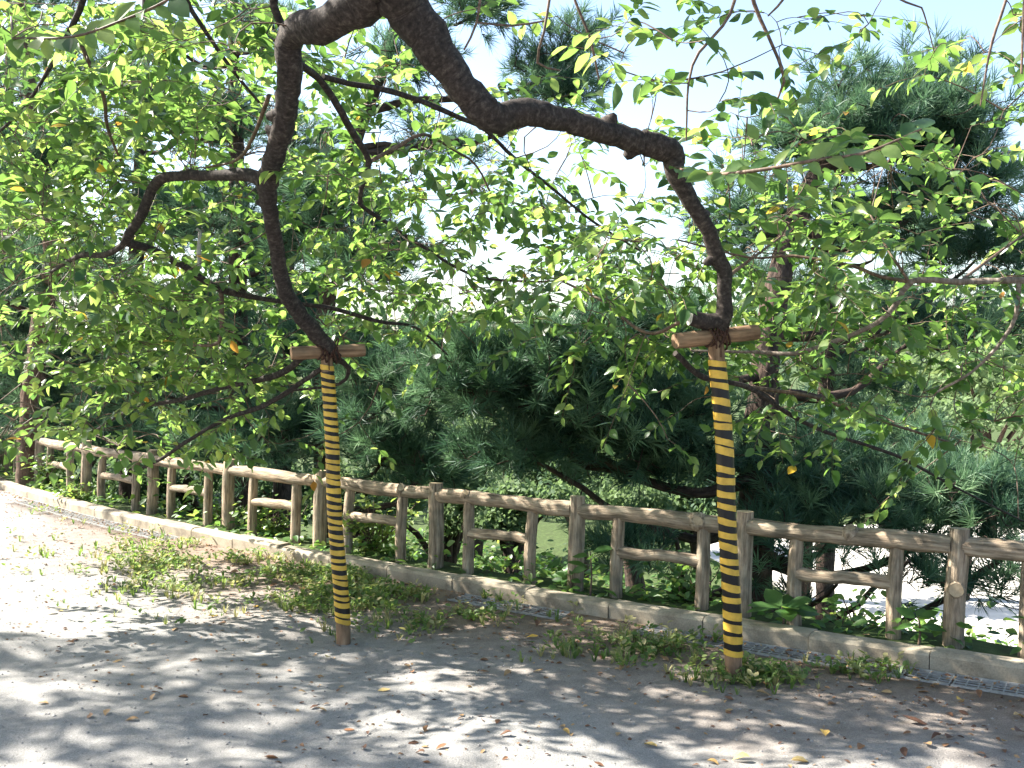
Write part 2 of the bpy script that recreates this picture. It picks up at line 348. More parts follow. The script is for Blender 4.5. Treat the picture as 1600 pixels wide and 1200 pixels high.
for k, (a, b, ss) in enumerate(bays):
    m = MB(); n = 15; us = np.linspace(a+.03, b-.03, n); P = fpt(us, RZ); t = np.linspace(0, 1, n)
    P[:, 2] += .005*np.sin(t*math.pi*2+rng.random()*6)+rng.normal(size=n)*.002; P[:, :2] += LEAN[:2]*.8
    R = .048*(1+.07*np.sin(t*7+rng.random()*6))
    tube(m, P, R, 22, 0, .02, fluted(22)); rail = m.build('top_rail', M_LOG, fence)
    for q, uu in enumerate(ss): fpost('s', uu, -.25, RZ-.02, .039).build('short_post', [M_LOG, M_LOGCUT], fence)
    m = MB(); us = np.linspace(ss[0]+.01, ss[1]-.01, 9); P = fpt(us, RZ-.235); P[:, 2] += rng.normal(size=9)*.003+.006*np.sin(np.linspace(0, 5, 9)); P[:, :2] += LEAN[:2]*.4
    tube(m, P, .036*(1+.06*np.sin(np.linspace(0, 6, 9)+k)), 16, 0, .015, fluted(16)); mr_ = m.build('lower_rail', M_LOG, fence)
    # sawn branch stubs on the rails, above one of the short posts
    kn = {1: [(ss[1]-.30, 1.6, .85)], 2: [(ss[0]+.03, .25, 1.)], 4: [(ss[0], .5, .8)], 3: [(ss[1]+.02, .9, .7)], 6: [(ss[1], 1.2, .7)]}.get(k, [])
    for uu, up, sc in kn:
        c = fpt(uu, RZ); c[:2] += LEAN[:2]*.8; n = nrm(np.array([-c[0]*.8-.9, -c[1], abs(c[1])*up])); m = MB()
        tube(m, [c+n*.02, c+n*.05, c+n*.066, c+n*.07], np.array([.062, .048, .038, .028])*sc, 14, 0, .05, 1+.08*rng.normal(size=14), True, 1); m.build('knot', [M_LOG, M_LOGCUT], rail)

# ---------------------------------------------------------------- support poles
def support(px_top, px_bot, w_top, w_bot, nb, fy, bow, cross, cw, label, jit):
    base = on_z(*px_bot); d = proj(base)[2][0]; top = at(px_top[0], px_top[1], d-.02)
    S = F/d; r0, r1 = w_bot/2/S, w_top/2/S
    root = tag(empty('support_pole', base), label, 'support pole')
    t = np.linspace(0, 1, 28); P = base[None]*(1-t)[:, None]+top[None]*t[:, None]; P[:, 0] += bow*np.sin(t*math.pi)+.004*np.sin(t*11)
    R = r0*(1-t)+r1*t; P0 = P.copy(); P0[0, 2] -= .12
    def ev(x): return np.array([np.interp(x, t, P[:, k]) for k in range(3)]), np.interp(x, t, R)
    m = MB(); tube(m, P0, R*.96, 18, 0, .01); m.build('timber', M_POLEW, root)
    ta, tb = .055, .955
    m = MB(); sel = (t > ta) & (t < tb); tube(m, P[sel], R[sel]+.0012, 20, 0, .004, None, False); m.build('black_tape_sleeve', M_BLK, root)
    pitch = (tb-ta)/nb; k = 22; a = np.arange(k)*2*math.pi/k
    for b in range(nb):
        c = ta+(b+.5)*pitch+rng.normal()*jit*1.6*pitch; m = MB(); rows = []
        wv = rng.uniform(.82, 1.2); tilt = .16+rng.normal()*.05 if jit < .1 else .10+rng.normal()*.09
        for q in np.linspace(-.5, .5, 3)*wv:
            cc, r = ev(min(1, max(0, c+q*pitch*fy))); rr_ = r+.0034
            V = np.stack([cc[0]+rr_*np.cos(a), cc[1]+rr_*np.sin(a), cc[2]-tilt*rr_*np.cos(a)+np.convolve(rng.normal(size=k), [.3, .4, .3], 'same')*.0016], -1); rows.append(V)
        V = np.array(rows); ii = np.arange(2)[:, None]; jj = np.arange(k)[None]; j2 = (jj+1) % k
        ff = np.stack([ii*k+jj, ii*k+j2, (ii+1)*k+j2, (ii+1)*k+jj], -1).reshape(-1, 4); m.add(V, ff); m.build('yellow_tape_band', M_YEL, root)
    (ax, ay), (bx, by) = cross; A = at(ax, ay, d-.10); B = at(bx, by, d+.06); m = MB(); tt = np.linspace(0, 1, 12)
    rc = cw/2/S; tube(m, A[None]*(1-tt)[:, None]+B[None]*tt[:, None], rc*(1+.03*np.sin(tt*9)), 16, 0, .015); m.build('crossbar', M_POLEW, root)
    mid = (A+B)/2; hd = nrm(B-A); up = np.array([0, 0, 1.]); fr = np.cross(hd, up); m = MB()
    for q in range(9):   # turns of wire binding round bar, bough and pole head
        o = mid+hd*(q-4)*.011*(1 if q % 2 else -1)*.9+up*(.012*math.sin(q*2.1)); th = np.linspace(0, 2*math.pi, 20); sk = (.026 if q % 2 else -.026)
        ry = rc*1.06+.005+.003*(q % 3); rz = rc*1.12+.010+.006*(q % 3)
        P_ = o[None]+fr[None]*(ry*np.cos(th))[:, None]+up[None]*(rz*np.sin(th)+.004)[:, None]+hd[None]*(sk*np.sin(th))[:, None]
        tube(m, P_, .005, 6, 0, .1, None, False)
    P_ = np.array([mid-up*.02-fr*0+np.array([.01, -rc*1.3, 0]), mid+np.array([.012, -rc*1.35, -.05]), mid+np.array([.013, -rc*1.2, -.10])]); tube(m, P_, .003, 5)
    m.build('wire_binding', M_ROPE, root)
    return root, mid, rc, d
poleL, topL, rcL, dL = support((511, 548), (537, 1000), 19.5, 23, 34, .56, -.006, ((455, 552), (569, 547)), 20,
    'slimmer yellow and black striped prop with fine stripes under the left cherry bough', .06)
poleR, topR, rcR, dR = support((1119, 530), (1146, 1058), 26, 28, 23, .52, .012, ((1055, 533), (1182, 519)), 24,
    'thicker yellow and black striped prop with broad stripes standing nearest the drain', .07)

# ---------------------------------------------------------------- leaf templates
def leaf_tpl(wid=.5, fold=.25, curl=.25, ser=0):
    st = [(.0, 0), (.18, .62), (.42, 1.), (.68, .78), (.87, .36), (1., 0)]
    v = []; 
    for x, w in st:
        z = -curl*x*x*.5
        if w == 0: v.append((x, 0, z))
        else: v += [(x, w*wid/2, z+fold*w*wid/2), (x, 0, z), (x, -w*wid/2, z+fold*w*wid/2)]
    f = []; # base tri
    f += [(0, 2, 1), (0, 3, 2)]
    for q in range(3):
        a = 1+3*q; b = a+3; f += [(a, a+1, b+1), (a, b+1, b), (a+1, a+2, b+2), (a+1, b+2, b+1)]
    t = 13; f += [(10, 11, t), (11, 12, t)]
    return np.array(v, float), np.array(f)
def place(mb, tpl, pos, X, N, size, tint, mat=0):
    v, f = tpl; pos = np.atleast_2d(pos); X = nrm(X); Y = nrm(np.cross(N, X)); Zv = np.cross(X, Y); size = np.asarray(size).reshape(-1, 1, 1)
    W = pos[:, None]+size*(v[None, :, 0:1]*X[:, None]+v[None, :, 1:2]*Y[:, None]+v[None, :, 2:3]*Zv[:, None])
    n, k = W.shape[:2]; ff = (f[None]+(np.arange(n)*k)[:, None, None]).reshape(-1, f.shape[1])
    tc = np.broadcast_to(v[None], W.shape)+rng.random((n, 1, 3))*5
    mb.add(W, ff, mat, tc.reshape(-1, 3), np.repeat(np.broadcast_to(tint, (n,)), k))
LT = [leaf_tpl(.56, .30, .35), leaf_tpl(.50, .45, .6), leaf_tpl(.60, .15, .2), leaf_tpl(.54, .5, .15)]

# greedy attachment: joins each seed point to the nearest wood
def attach(nodes, seeds, order_by=None):
    nodes = [np.asarray(nodes)]; cat = nodes[0]; D = np.full(len(seeds), 1e9)
    for c in range(0, len(cat), 2000): D = np.minimum(D, np.linalg.norm(seeds[:, None]-cat[None, c:c+2000], axis=2).min(1))
    order = np.argsort(D); out = []
    B = 150
    for c in range(0, len(order), B):
        idx = order[c:c+B]; S = seeds[idx]
        dd = ((S[:, None]-cat[None])**2).sum(2); k = dd.argmin(1); base = cat[k]; new = []
        for q, ii in enumerate(idx):
            a, b = base[q], S[q]; L = np.linalg.norm(b-a)
            if L < .02: a = b-np.array([0, 0, .02]); L = .02
            t = np.linspace(0, 1, 5)[:, None]; side = rng.normal(size=3)*L*.10
            P = a+(b-a)*t+side*np.sin(t*math.pi)+np.array([0, 0, .06*L])*np.sin(t*math.pi); out.append((ii, P, L)); new.append(P[1:])
        cat = np.vstack([cat]+new)
    return out

# ---------------------------------------------------------------- the cherry tree
cherry = tag(empty('cherry_tree', (-1.9, .9, 0)), 'old cherry tree whose two bent dark boughs rest on the striped props', 'tree')
NODES = []
def limb(name, pts, step=.05, k=12, rough=.03, m=None, worldpts=None, rad=None, par=cherry, mats=None, knob=.0, capmat=None, keep=True):
    if worldpts is None:
        P = np.array([at(x, y, d) for x, y, d, w in pts]); R = np.array([(w*.93 if w > 20 else w*.85)/2*d/F for x, y, d, w in pts])
    else: P = np.array(worldpts, float); R = np.array(rad, float)
    P, R = smooth_path(P, R, step)
    P[1:-1] += rng.normal(size=P[1:-1].shape)*R[1:-1, None]*.06
    if knob:
        s = rng.random(len(R)); L_ = np.arange(len(R))*step; ph = rng.random(3)*6; R = R*(1+.04*np.sin(L_*9+ph[0])+.03*np.sin(L_*23+ph[1]))
    mb = MB(); tube(mb, P, R, k, 0, rough, None, True, capmat); 
    o = mb.build(name, mats or [M_CHERRY], par)
    if keep: NODES.append(P)
    return o
boughL = limb('bough', [(612, -75, 4.30, 100), (590, -25, 4.33, 92), (548, 16, 4.4, 70), (505, 38, 4.5, 58), (470, 45, 4.6, 50), (450, 62, 4.68, 46), (452, 110, 4.75, 42), (450, 160, 4.85, 40), (437, 215, 4.95, 36), (420, 275, 5.05, 36), (419, 305, 5.1, 30), (424, 350, 5.2, 25), (433, 390, 5.3, 25), (441, 440, 5.4, 26), (461, 482, 5.5, 27), (492, 520, 5.58, 27), (513, 541, 5.62, 25), (530, 556, 5.66, 18)], .028, 22, .045, knob=.12)
boughR = limb('bough', [(585, -60, 4.28, 95), (612, -18, 4.31, 86), (648, 28, 4.35, 70), (690, 90, 4.4, 62), (732, 148, 4.45, 58), (772, 184, 4.5, 52), (822, 176, 4.55, 42), (880, 188, 4.6, 40), (950, 208, 4.68, 41), (1015, 226, 4.75, 40), (1050, 238, 4.78, 42), (1056, 275, 4.8, 32), (1085, 325, 4.84, 27), (1108, 362, 4.87, 26), (1120, 400, 4.9, 27), (1131, 425, 4.92, 27), (1131, 460, 4.94, 25), (1132, 490, 4.95, 27), (1122, 512, 4.97, 26)], .028, 22, .045, knob=.12)
for P_, k_, sc in [(NODES[0], .42, .9), (NODES[0], .47, .8), (NODES[0], .60, .6), (NODES[0], .22, .8), (NODES[0], .8, .5), (NODES[1], .30, .8), (NODES[1], .52, .9), (NODES[1], .60, 1.), (NODES[1], .64, .7), (NODES[1], .78, .6), (NODES[1], .86, .7), (NODES[1], .18, .7)]:
    c = P_[int(k_*len(P_))]; t_ = nrm(P_[int(k_*len(P_))+1]-c); n = nrm(np.cross(t_, [0, 1, 0])*rng.choice([-1, 1])+rng.normal(size=3)*.35); r_ = .062*sc; mb = MB()
    tube(mb, [c, c+n*r_*.9, c+n*r_*1.45, c+n*(r_*1.75)], [.05*sc, .038*sc, .027*sc, .014*sc], 9, 0, .12); mb.build('pruning_knob', M_CHERRY, cherry)
limb('cut_stub', [(1130, 500, 4.96, 27), (1105, 503, 4.95, 28), (1078, 497, 4.93, 25)], .03, 14, .04, mats=[M_CHERRY, M_DEAD], capmat=1, keep=False)
A0 = at(600, -68, 4.29)
limb('trunk', None, .12, 20, .04, worldpts=[(-1.9, .9, -.2), (-1.86, .92, .3), (-1.75, 1.0, 1.0), (-1.7, 1.2, 1.7), (-1.45, 1.7, 2.35), (-1.05, 2.6, 2.9), (-.75, 3.5, 3.15), tuple(A0)], rad=[.36, .27, .22, .21, .19, .165, .145, .135])
# unseen off-frame limbs added to carry the shading canopy overhead
for pts, r in [([(-1.45, 1.7, 2.35), (-2.2, 2.6, 3.3), (-3.2, 4.0, 4.1), (-4.6, 5.6, 4.8), (-6.2, 7.4, 5.4), (-7.5, 9.0, 5.9)], .13),
               ([(-1.75, 1.3, 1.9), (-2.9, 2.0, 3.1), (-4.6, 3.0, 3.9), (-6.6, 4.4, 4.5), (-8.2, 5.4, 4.8)], .12),
               ([(-.75, 3.5, 3.15), (-.5, 4.4, 4.0), (-.3, 5.6, 4.6), (.4, 6.8, 5.0), (.9, 8.0, 5.2)], .10),
               ([(-1.05, 2.6, 2.9), (.2, 3.3, 3.6), (1.5, 4.0, 3.9), (2.8, 4.9, 4.1)], .09),
               ([(-3.2, 4.0, 4.1), (-3.0, 5.5, 4.7), (-3.1, 7.0, 5.2), (-3.6, 8.6, 5.6)], .07)]:
    limb('limb', None, .15, 10, .03, worldpts=pts, rad=np.linspace(r, .02, len(pts)))
SEC = [
 [(412, 285, 5.06, 26), (388, 273, 5.1, 22), (330, 275, 5.2, 20), (285, 274, 5.28, 20), (248, 282, 5.35, 19), (230, 315, 5.4, 18), (213, 352, 5.45, 18), (196, 378, 5.5, 17), (240, 390, 5.6, 14), (290, 418, 5.7, 13), (345, 452, 5.8, 12), (430, 470, 5.9, 9), (520, 482, 6.0, 8), (590, 502, 6.1, 7), (650, 512, 6.2, 5), (700, 555, 6.3, 3)],
 [(345, 452, 5.8, 9), (347, 490, 5.85, 9), (342, 535, 5.9, 7), (300, 540, 5.95, 4)],
 [(200, 378, 5.5, 13), (165, 398, 5.6, 11), (125, 400, 5.7, 10), (80, 425, 5.9, 6)],
 [(462, 95, 4.75, 16), (500, 125, 5.0, 13), (527, 165, 5.1, 13), (550, 205, 5.2, 13), (577, 253, 5.3, 12), (565, 295, 5.35, 9), (562, 318, 5.4, 9), (600, 345, 5.5, 7), (660, 385, 5.7, 6), (740, 430, 5.9, 5), (830, 440, 6.0, 4), (905, 436, 6.0, 4)],
 [(505, 120, 5.0, 10), (545, 130, 5.1, 11), (610, 142, 5.2, 11), (668, 162, 5.3, 10), (720, 185, 5.4, 9), (757, 202, 5.5, 8), (805, 248, 5.6, 7), (870, 300, 5.7, 5), (925, 345, 5.8, 5), (1000, 392, 6.0, 3)],
 [(577, 253, 5.3, 8), (620, 230, 5.4, 7), (662, 210, 5.5, 6), (710, 235, 5.6, 5), (745, 260, 5.7, 4), (775, 320, 5.8, 3)],
 [(420, 150, 4.9, 9), (395, 215, 5.3, 7), (370, 250, 5.6, 6), (320, 262, 5.8, 4)],
 [(478, 552, 5.66, 15), (435, 585, 5.8, 12), (350, 605, 6.0, 10), (280, 625, 6.2, 8), (205, 640, 6.4, 6), (150, 672, 6.6, 4)],
 [(505, 575, 5.7, 10), (420, 630, 5.9, 9), (352, 655, 6.0, 8), (292, 690, 6.1, 7), (250, 718, 6.2, 6), (208, 738, 6.3, 4)],
 [(525, 560, 5.7, 13), (545, 575, 5.8, 9), (530, 600, 5.9, 6), (460, 610, 6.1, 4)],
 [(1680, 436, 4.6, 14), (1595, 438, 4.7, 13), (1500, 440, 4.8, 12), (1425, 440, 4.9, 11), (1400, 475, 4.95, 9), (1370, 505, 5.0, 9), (1300, 535, 5.1, 9), (1240, 552, 5.2, 8), (1180, 550, 5.3, 6), (1080, 548, 5.4, 4)],
 [(1425, 440, 4.9, 8), (1375, 432, 5.0, 7), (1330, 415, 5.1, 6), (1240, 400, 5.2, 5), (1170, 402, 5.3, 4), (1060, 375, 5.5, 3)],
 [(1592, 440, 4.7, 9), (1588, 490, 4.75, 8), (1568, 530, 4.8, 7), (1520, 580, 4.9, 5), (1465, 612, 5.0, 4)],
 [(1420, 440, 4.9, 6), (1385, 385, 5.0, 5), (1360, 335, 5.1, 4)], [(1500, 440, 4.8, 6), (1560, 395, 5.0, 5), (1610, 360, 5.1, 4)],
 [(1055, 552, 5.05, 11), (1100, 590, 5.2, 11), (1170, 605, 5.3, 10), (1230, 645, 5.4, 8), (1290, 675, 5.5, 7), (1400, 712, 5.7, 6), (1500, 765, 5.9, 4), (1600, 815, 6.1, 3)],
 [(1170, 605, 5.3, 8), (1270, 620, 5.5, 7), (1370, 655, 5.7, 6), (1480, 690, 5.9, 4)],
 [(1140, 430, 4.93, 7), (1180, 400, 5.1, 6), (1220, 370, 5.3, 4)], [(1070, 500, 5.0, 8), (1010, 520, 5.2, 6), (940, 470, 5.5, 5), (880, 440, 5.8, 4)],
 [(1054, 262, 4.76, 8), (1075, 268, 4.5, 7), (1130, 272, 4.0, 7), (1210, 262, 3.8, 7), (1290, 247, 3.7, 6), (1350, 240, 3.65, 6), (1440, 202, 3.6, 4)],
 [(130, -60, 5.0, 16), (130, 0, 5.1, 12), (110, 45, 5.2, 10), (92, 80, 5.3, 9), (68, 122, 5.4, 7), (38, 168, 5.5, 6), (0, 205, 5.6, 5)],
 [(118, 50, 5.2, 8), (140, 100, 5.3, 8), (162, 150, 5.4, 7), (168, 200, 5.5, 6), (190, 255, 5.6, 4)],
 [(285, -60, 5.0, 12), (292, 0, 5.1, 9), (325, 55, 5.2, 8), (365, 112, 5.3, 7), (405, 160, 5.4, 5)],
 [(430, -40, 4.6, 20), (428, 10, 4.7, 17), (440, 40, 4.72, 16)],
 [(20, 60, 3.9, 5), (110, 58, 3.8, 5), (180, 36, 3.75, 5), (265, -2, 3.7, 5), (330, -60, 3.7, 7)],
 [(1165, -70, 4.2, 8), (1148, 0, 4.2, 7), (1130, 40, 4.2, 6), (1092, 82, 4.2, 6), (1076, 130, 4.2, 5), (1072, 220, 4.25, 3)],
 [(1165, -70, 4.2, 9), (1178, 5, 4.3, 8), (1200, 55, 4.3, 7), (1225, 128, 4.35, 5), (1200, 175, 4.4, 3)],
 [(1590, -70, 3.9, 7), (1572, 0, 3.9, 6), (1550, 65, 3.9, 5), (1540, 115, 3.9, 4), (1532, 165, 3.9, 3)],
 [(1605, -70, 3.8, 7), (1600, 20, 3.8, 6), (1596, 115, 3.8, 4)],
 [(868, -70, 4.1, 7), (858, 0, 4.1, 6), (850, 50, 4.1, 5), (840, 98, 4.15, 5), (875, 110, 4.2, 3)], [(880, -60, 4.3, 6), (900, 5, 4.3, 5), (922, 60, 4.3, 5), (936, 125, 4.35, 3)],
 [(755, -50, 4.0, 5), (745, 35, 4.0, 5), (725, 78, 4.0, 4)], [(745, 35, 4.0, 4), (800, 40, 4.0, 4), (850, 33, 4.05, 3)],
 [(1330, -70, 4.0, 6), (1390, -10, 4.0, 5), (1440, 12, 4.0, 3)], [(1255, -40, 4.0, 5), (1215, 10, 4.05, 5), (1200, 25, 4.1, 3)],
]
M_LITB = bark('lit_branch_bark', (.07, .052, .042), (.17, .135, .11), (.33, .28, .25), (45, 14, 14), .5, .004, .7)  # lighter bark for the right-hand branch, sunlight put into its colour
for k, s in enumerate(SEC): limb('branch', s, .05, 10, .06, mats=[M_LITB if k in (10, 12) else M_CHERRY if max(q[3] for q in s) > 9 else M_TWIG], knob=.12)
limb('dead_branch', [(312, 420, 5.75, 9), (311, 385, 5.75, 8), (313, 362, 5.75, 7), (308, 358, 5.72, 5)], .04, 8, .08, mats=[M_DEAD], keep=False)

COV = np.array([
 [.85,.85,.95,.85,.6,.25,.15,.10,.15,.35,.25,.25,.25,.28,.22,.4],
 [.85,.85,.75,.75,.3,.6,.5,.4,.25,.08,.32,.25,.05,.04,.1,.28],
 [.75,.75,.65,.5,.5,.78,.72,.6,.38,.34,.38,.5,.65,.6,.4,.28],
 [.85,.85,.65,.5,.3,.55,.6,.68,.66,.66,.62,.5,.75,.7,.5,.45],
 [.5,.92,.85,.75,.5,.75,.7,.7,.55,.7,.75,.75,.75,.75,.55,.5],
 [.5,.92,.92,.85,.5,.3,.25,.10,.10,.45,.55,.55,.65,.65,.5,.4],
 [.35,.55,.6,.5,.2,.08,0,0,0,0,.08,.2,.28,.35,.35,.35],
 [0,.12,.15,.0,0,0,0,0,0,0,0,0,.03,.06,.1,.15]])
LEAF = .085; PER = 10; seeds = []
BP = np.vstack(NODES[:2]+[at(x, y, 5.0)[None] for x, y in [(460, 550), (490, 549), (535, 547), (565, 546), (1060, 532), (1090, 529), (1150, 522), (1180, 519), (1122, 580), (1126, 640), (514, 600), (518, 660)]]); bpx, bpy_, bpd = proj(BP)
def clear_front(p):      # keeps leafy twigs behind the boughs and the prop heads
    x, y, d = proj(p); k = np.argmin((bpx-x)**2+(bpy_-y)**2)
    if math.hypot(bpx[k]-x[0], bpy_[k]-y[0]) < 62 and d[0] < bpd[k]+.6: return C0+(p-C0)*((bpd[k]+.6+rng.random()*1.2)/d[0])
    return p
for r in range(8):
    for c in range(-1, 17):
        cv = COV[r, min(15, max(0, c))]
        if cv <= 0: continue
        od = -math.log(1-min(cv, .93))*(1.4 if c < 8 else 1.6)
        # nearer twigs where the photograph shows large single leaves against the sky
        d0, d1 = (5.0, 8.2)
        if r < 2 and c >= 7: d0, d1 = 3.9, 5.2
        if r < 1 and c <= 3: d0, d1 = 4.2, 7.5
        if r >= 2 and c >= 9: d0, d1 = 4.4, 6.6
        if r >= 5: d0, d1 = (5.8, 8.2) if c < 8 else (5.0, 6.6)
        dm = (d0+d1)/2; area = (100*dm/F)**2; n = od*area/(LEAF**2*.30*.62*PER); n = int(n)+(rng.random() < n % 1)
        for _ in range(n):
            for _t in range(6):      # leafy sprays come in clumps with gaps between them
                qx, qy = c*100+rng.random()*100, r*100+rng.random()*100
                if math.sin(qx*.052+qy*.021)+math.sin(qy*.078-qx*.017+1.7)+.8*math.sin(qx*.11+qy*.093) > -.2+rng.normal()*.5: break
            d = d0+(d1-d0)*rng.random(); p = at(qx, qy, d)
            if p[2] > .75: seeds.append(clear_front(p))
n_in = len(seeds)
# unseen canopy outside the frame, its gaps placed to dapple the path
def hole(x, y):
    return math.sin(1.9*x+.6*y)+math.sin(2.3*y-1.1*x+1)+.8*math.sin(3.7*x+2.9*y+2)+.6*math.sin(5.1*x-4.3*y)
cnt = 0
while cnt < 1400:
    x = rng.uniform(-9.2, 1.2); y = rng.uniform(2.6, 10.2); zmin = 1.57+.345*y+.25; z = max(zmin, 3.2)+.3+rng.random()**1.3*2.0
    k = 4/ math.sin(SUN_EL); gx, gy = x-SUN[0]/SUN[2]*z, y-SUN[1]/SUN[2]*z     # where it would shade the path
    if hole(gx*1.5, gy*2.6) > (-9 if gy > 5.8 else .9 if gx < -.6 else -1.3): continue
    seeds.append(np.array([x, y, z])); cnt += 1
seeds = np.array(seeds); nodes = np.vstack(NODES)
tw = attach(nodes, seeds); tmb = MB(); LP, LX, LN = [], [], []
for ii, P, L in tw:
    r = min(.007, .0016+L*.007); 
    d = nrm(P[-1]-P[0]); d = nrm(d*np.array([1, 1, .55])+rng.normal(size=3)*np.array([.4, .4, .22])+np.array([0, 0, -.08])); tl = .20+.18*rng.random(); e = P[-1]+d*tl+np.array([0, 0, -.03])
    m_ = (P[-1]+e)/2+np.array([0, 0, .012]); Q = np.vstack([P, m_, e]); tube(tmb, Q, np.linspace(r, .0012, len(Q)), 4, 0, 0, None, False)
    n = PER+rng.integers(-2, 3); side = nrm(np.cross(d, np.array([0, 0, 1.])+rng.normal(size=3)*.3))
    for q in range(n):
        t = (q+.6)/n; p = P[-1]+(e-P[-1])*t; sg = 1 if q % 2 else -1
        X = nrm(d*.55+side*sg*(.85-.5*(q == n-1))+np.array([0, 0, -.22])+rng.normal(size=3)*.30); LP.append(p); LX.append(X)
        nv = np.array([0, 0, 1.])+rng.normal(size=3)*.5+SUN*.15; LN.append(nv)
# large near leaves on the spray at the right and the top left
for pts, sz in ((SEC[19], .12), (SEC[24], .10)):
    P, R = smooth_path([at(a, b, c) for a, b, c, _ in pts], [1]*len(pts), .055)
    for q in range(len(P)):
        for sg in (-1, 1):
            if rng.random() < .12: continue
            d = nrm(P[min(q+1, len(P)-1)]-P[max(q-1, 0)]); side = nrm(np.cross(d, np.array([0, -.8, .6])))
            LP.append(P[q]); LX.append(nrm(d*.7+side*sg*.7+rng.normal(size=3)*.22+np.array([0, 0, -.12]))); LN.append(np.array([-.1, -.75, .75])+rng.normal(size=3)*.25)
LP, LX, LN = np.array(LP), np.array(LX), np.array(LN); NL = len(LP)
size = LEAF*rng.uniform(.68, 1.22, NL); size[-60:] *= 1.25; tint = np.clip(rng.normal(.45, .27, NL), 0, .93); yel = rng.random(NL) < .006; tint[yel] = rng.uniform(.96, 1, yel.sum())
var = rng.integers(0, 4, NL)
px, py, dd = proj(LP+LX*size[:, None]*.5); vis = (px > 5) & (px < 1595) & (py > 5) & (py < 1190) & (dd > 1)
score = np.where(vis, size/dd, 0); big = np.argsort(-score)[:300]; isbig = np.zeros(NL, bool); isbig[big] = True
fol = MB()
for v in range(4):
    s = (var == v) & ~isbig; place(fol, LT[v], LP[s], LX[s], LN[s], size[s], tint[s])
kind(fol.build('foliage', M_LEAF, cherry), 'stuff'); kind(tmb.build('twigs', M_TWIG, cherry), 'stuff')
LM = {}
for q in big:
    key = (int(var[q]), min(5, int(tint[q]*6)))
    if key not in LM:
        m = MB(); place(m, LT[key[0]], [[0, 0, 0]], np.array([[1., 0, 0]]), np.array([[0, 0, 1.]]), [1.], (key[1]+.45)/6 if key[1] < 5 else .9); LM[key] = m.mesh('leaf', M_LEAF)
    o = bpy.data.objects.new('leaf', LM[key]); COL.objects.link(o); o.parent = cherry; o.matrix_parent_inverse = PINV[cherry.name]
    X = Vector(LX[q]).normalized(); Y = Vector(np.cross(LN[q], LX[q])).normalized(); Zv = X.cross(Y)
    from mathutils import Matrix
    Mx = Matrix((X, Y, Zv)).transposed().to_4x4(); o.matrix_basis = Matrix.Translation(Vector(LP[q])) @ Mx @ Matrix.Diagonal((*[size[q]]*3, 1))
print('cherry twigs', len(seeds), 'in frame', n_in, 'leaves', NL)

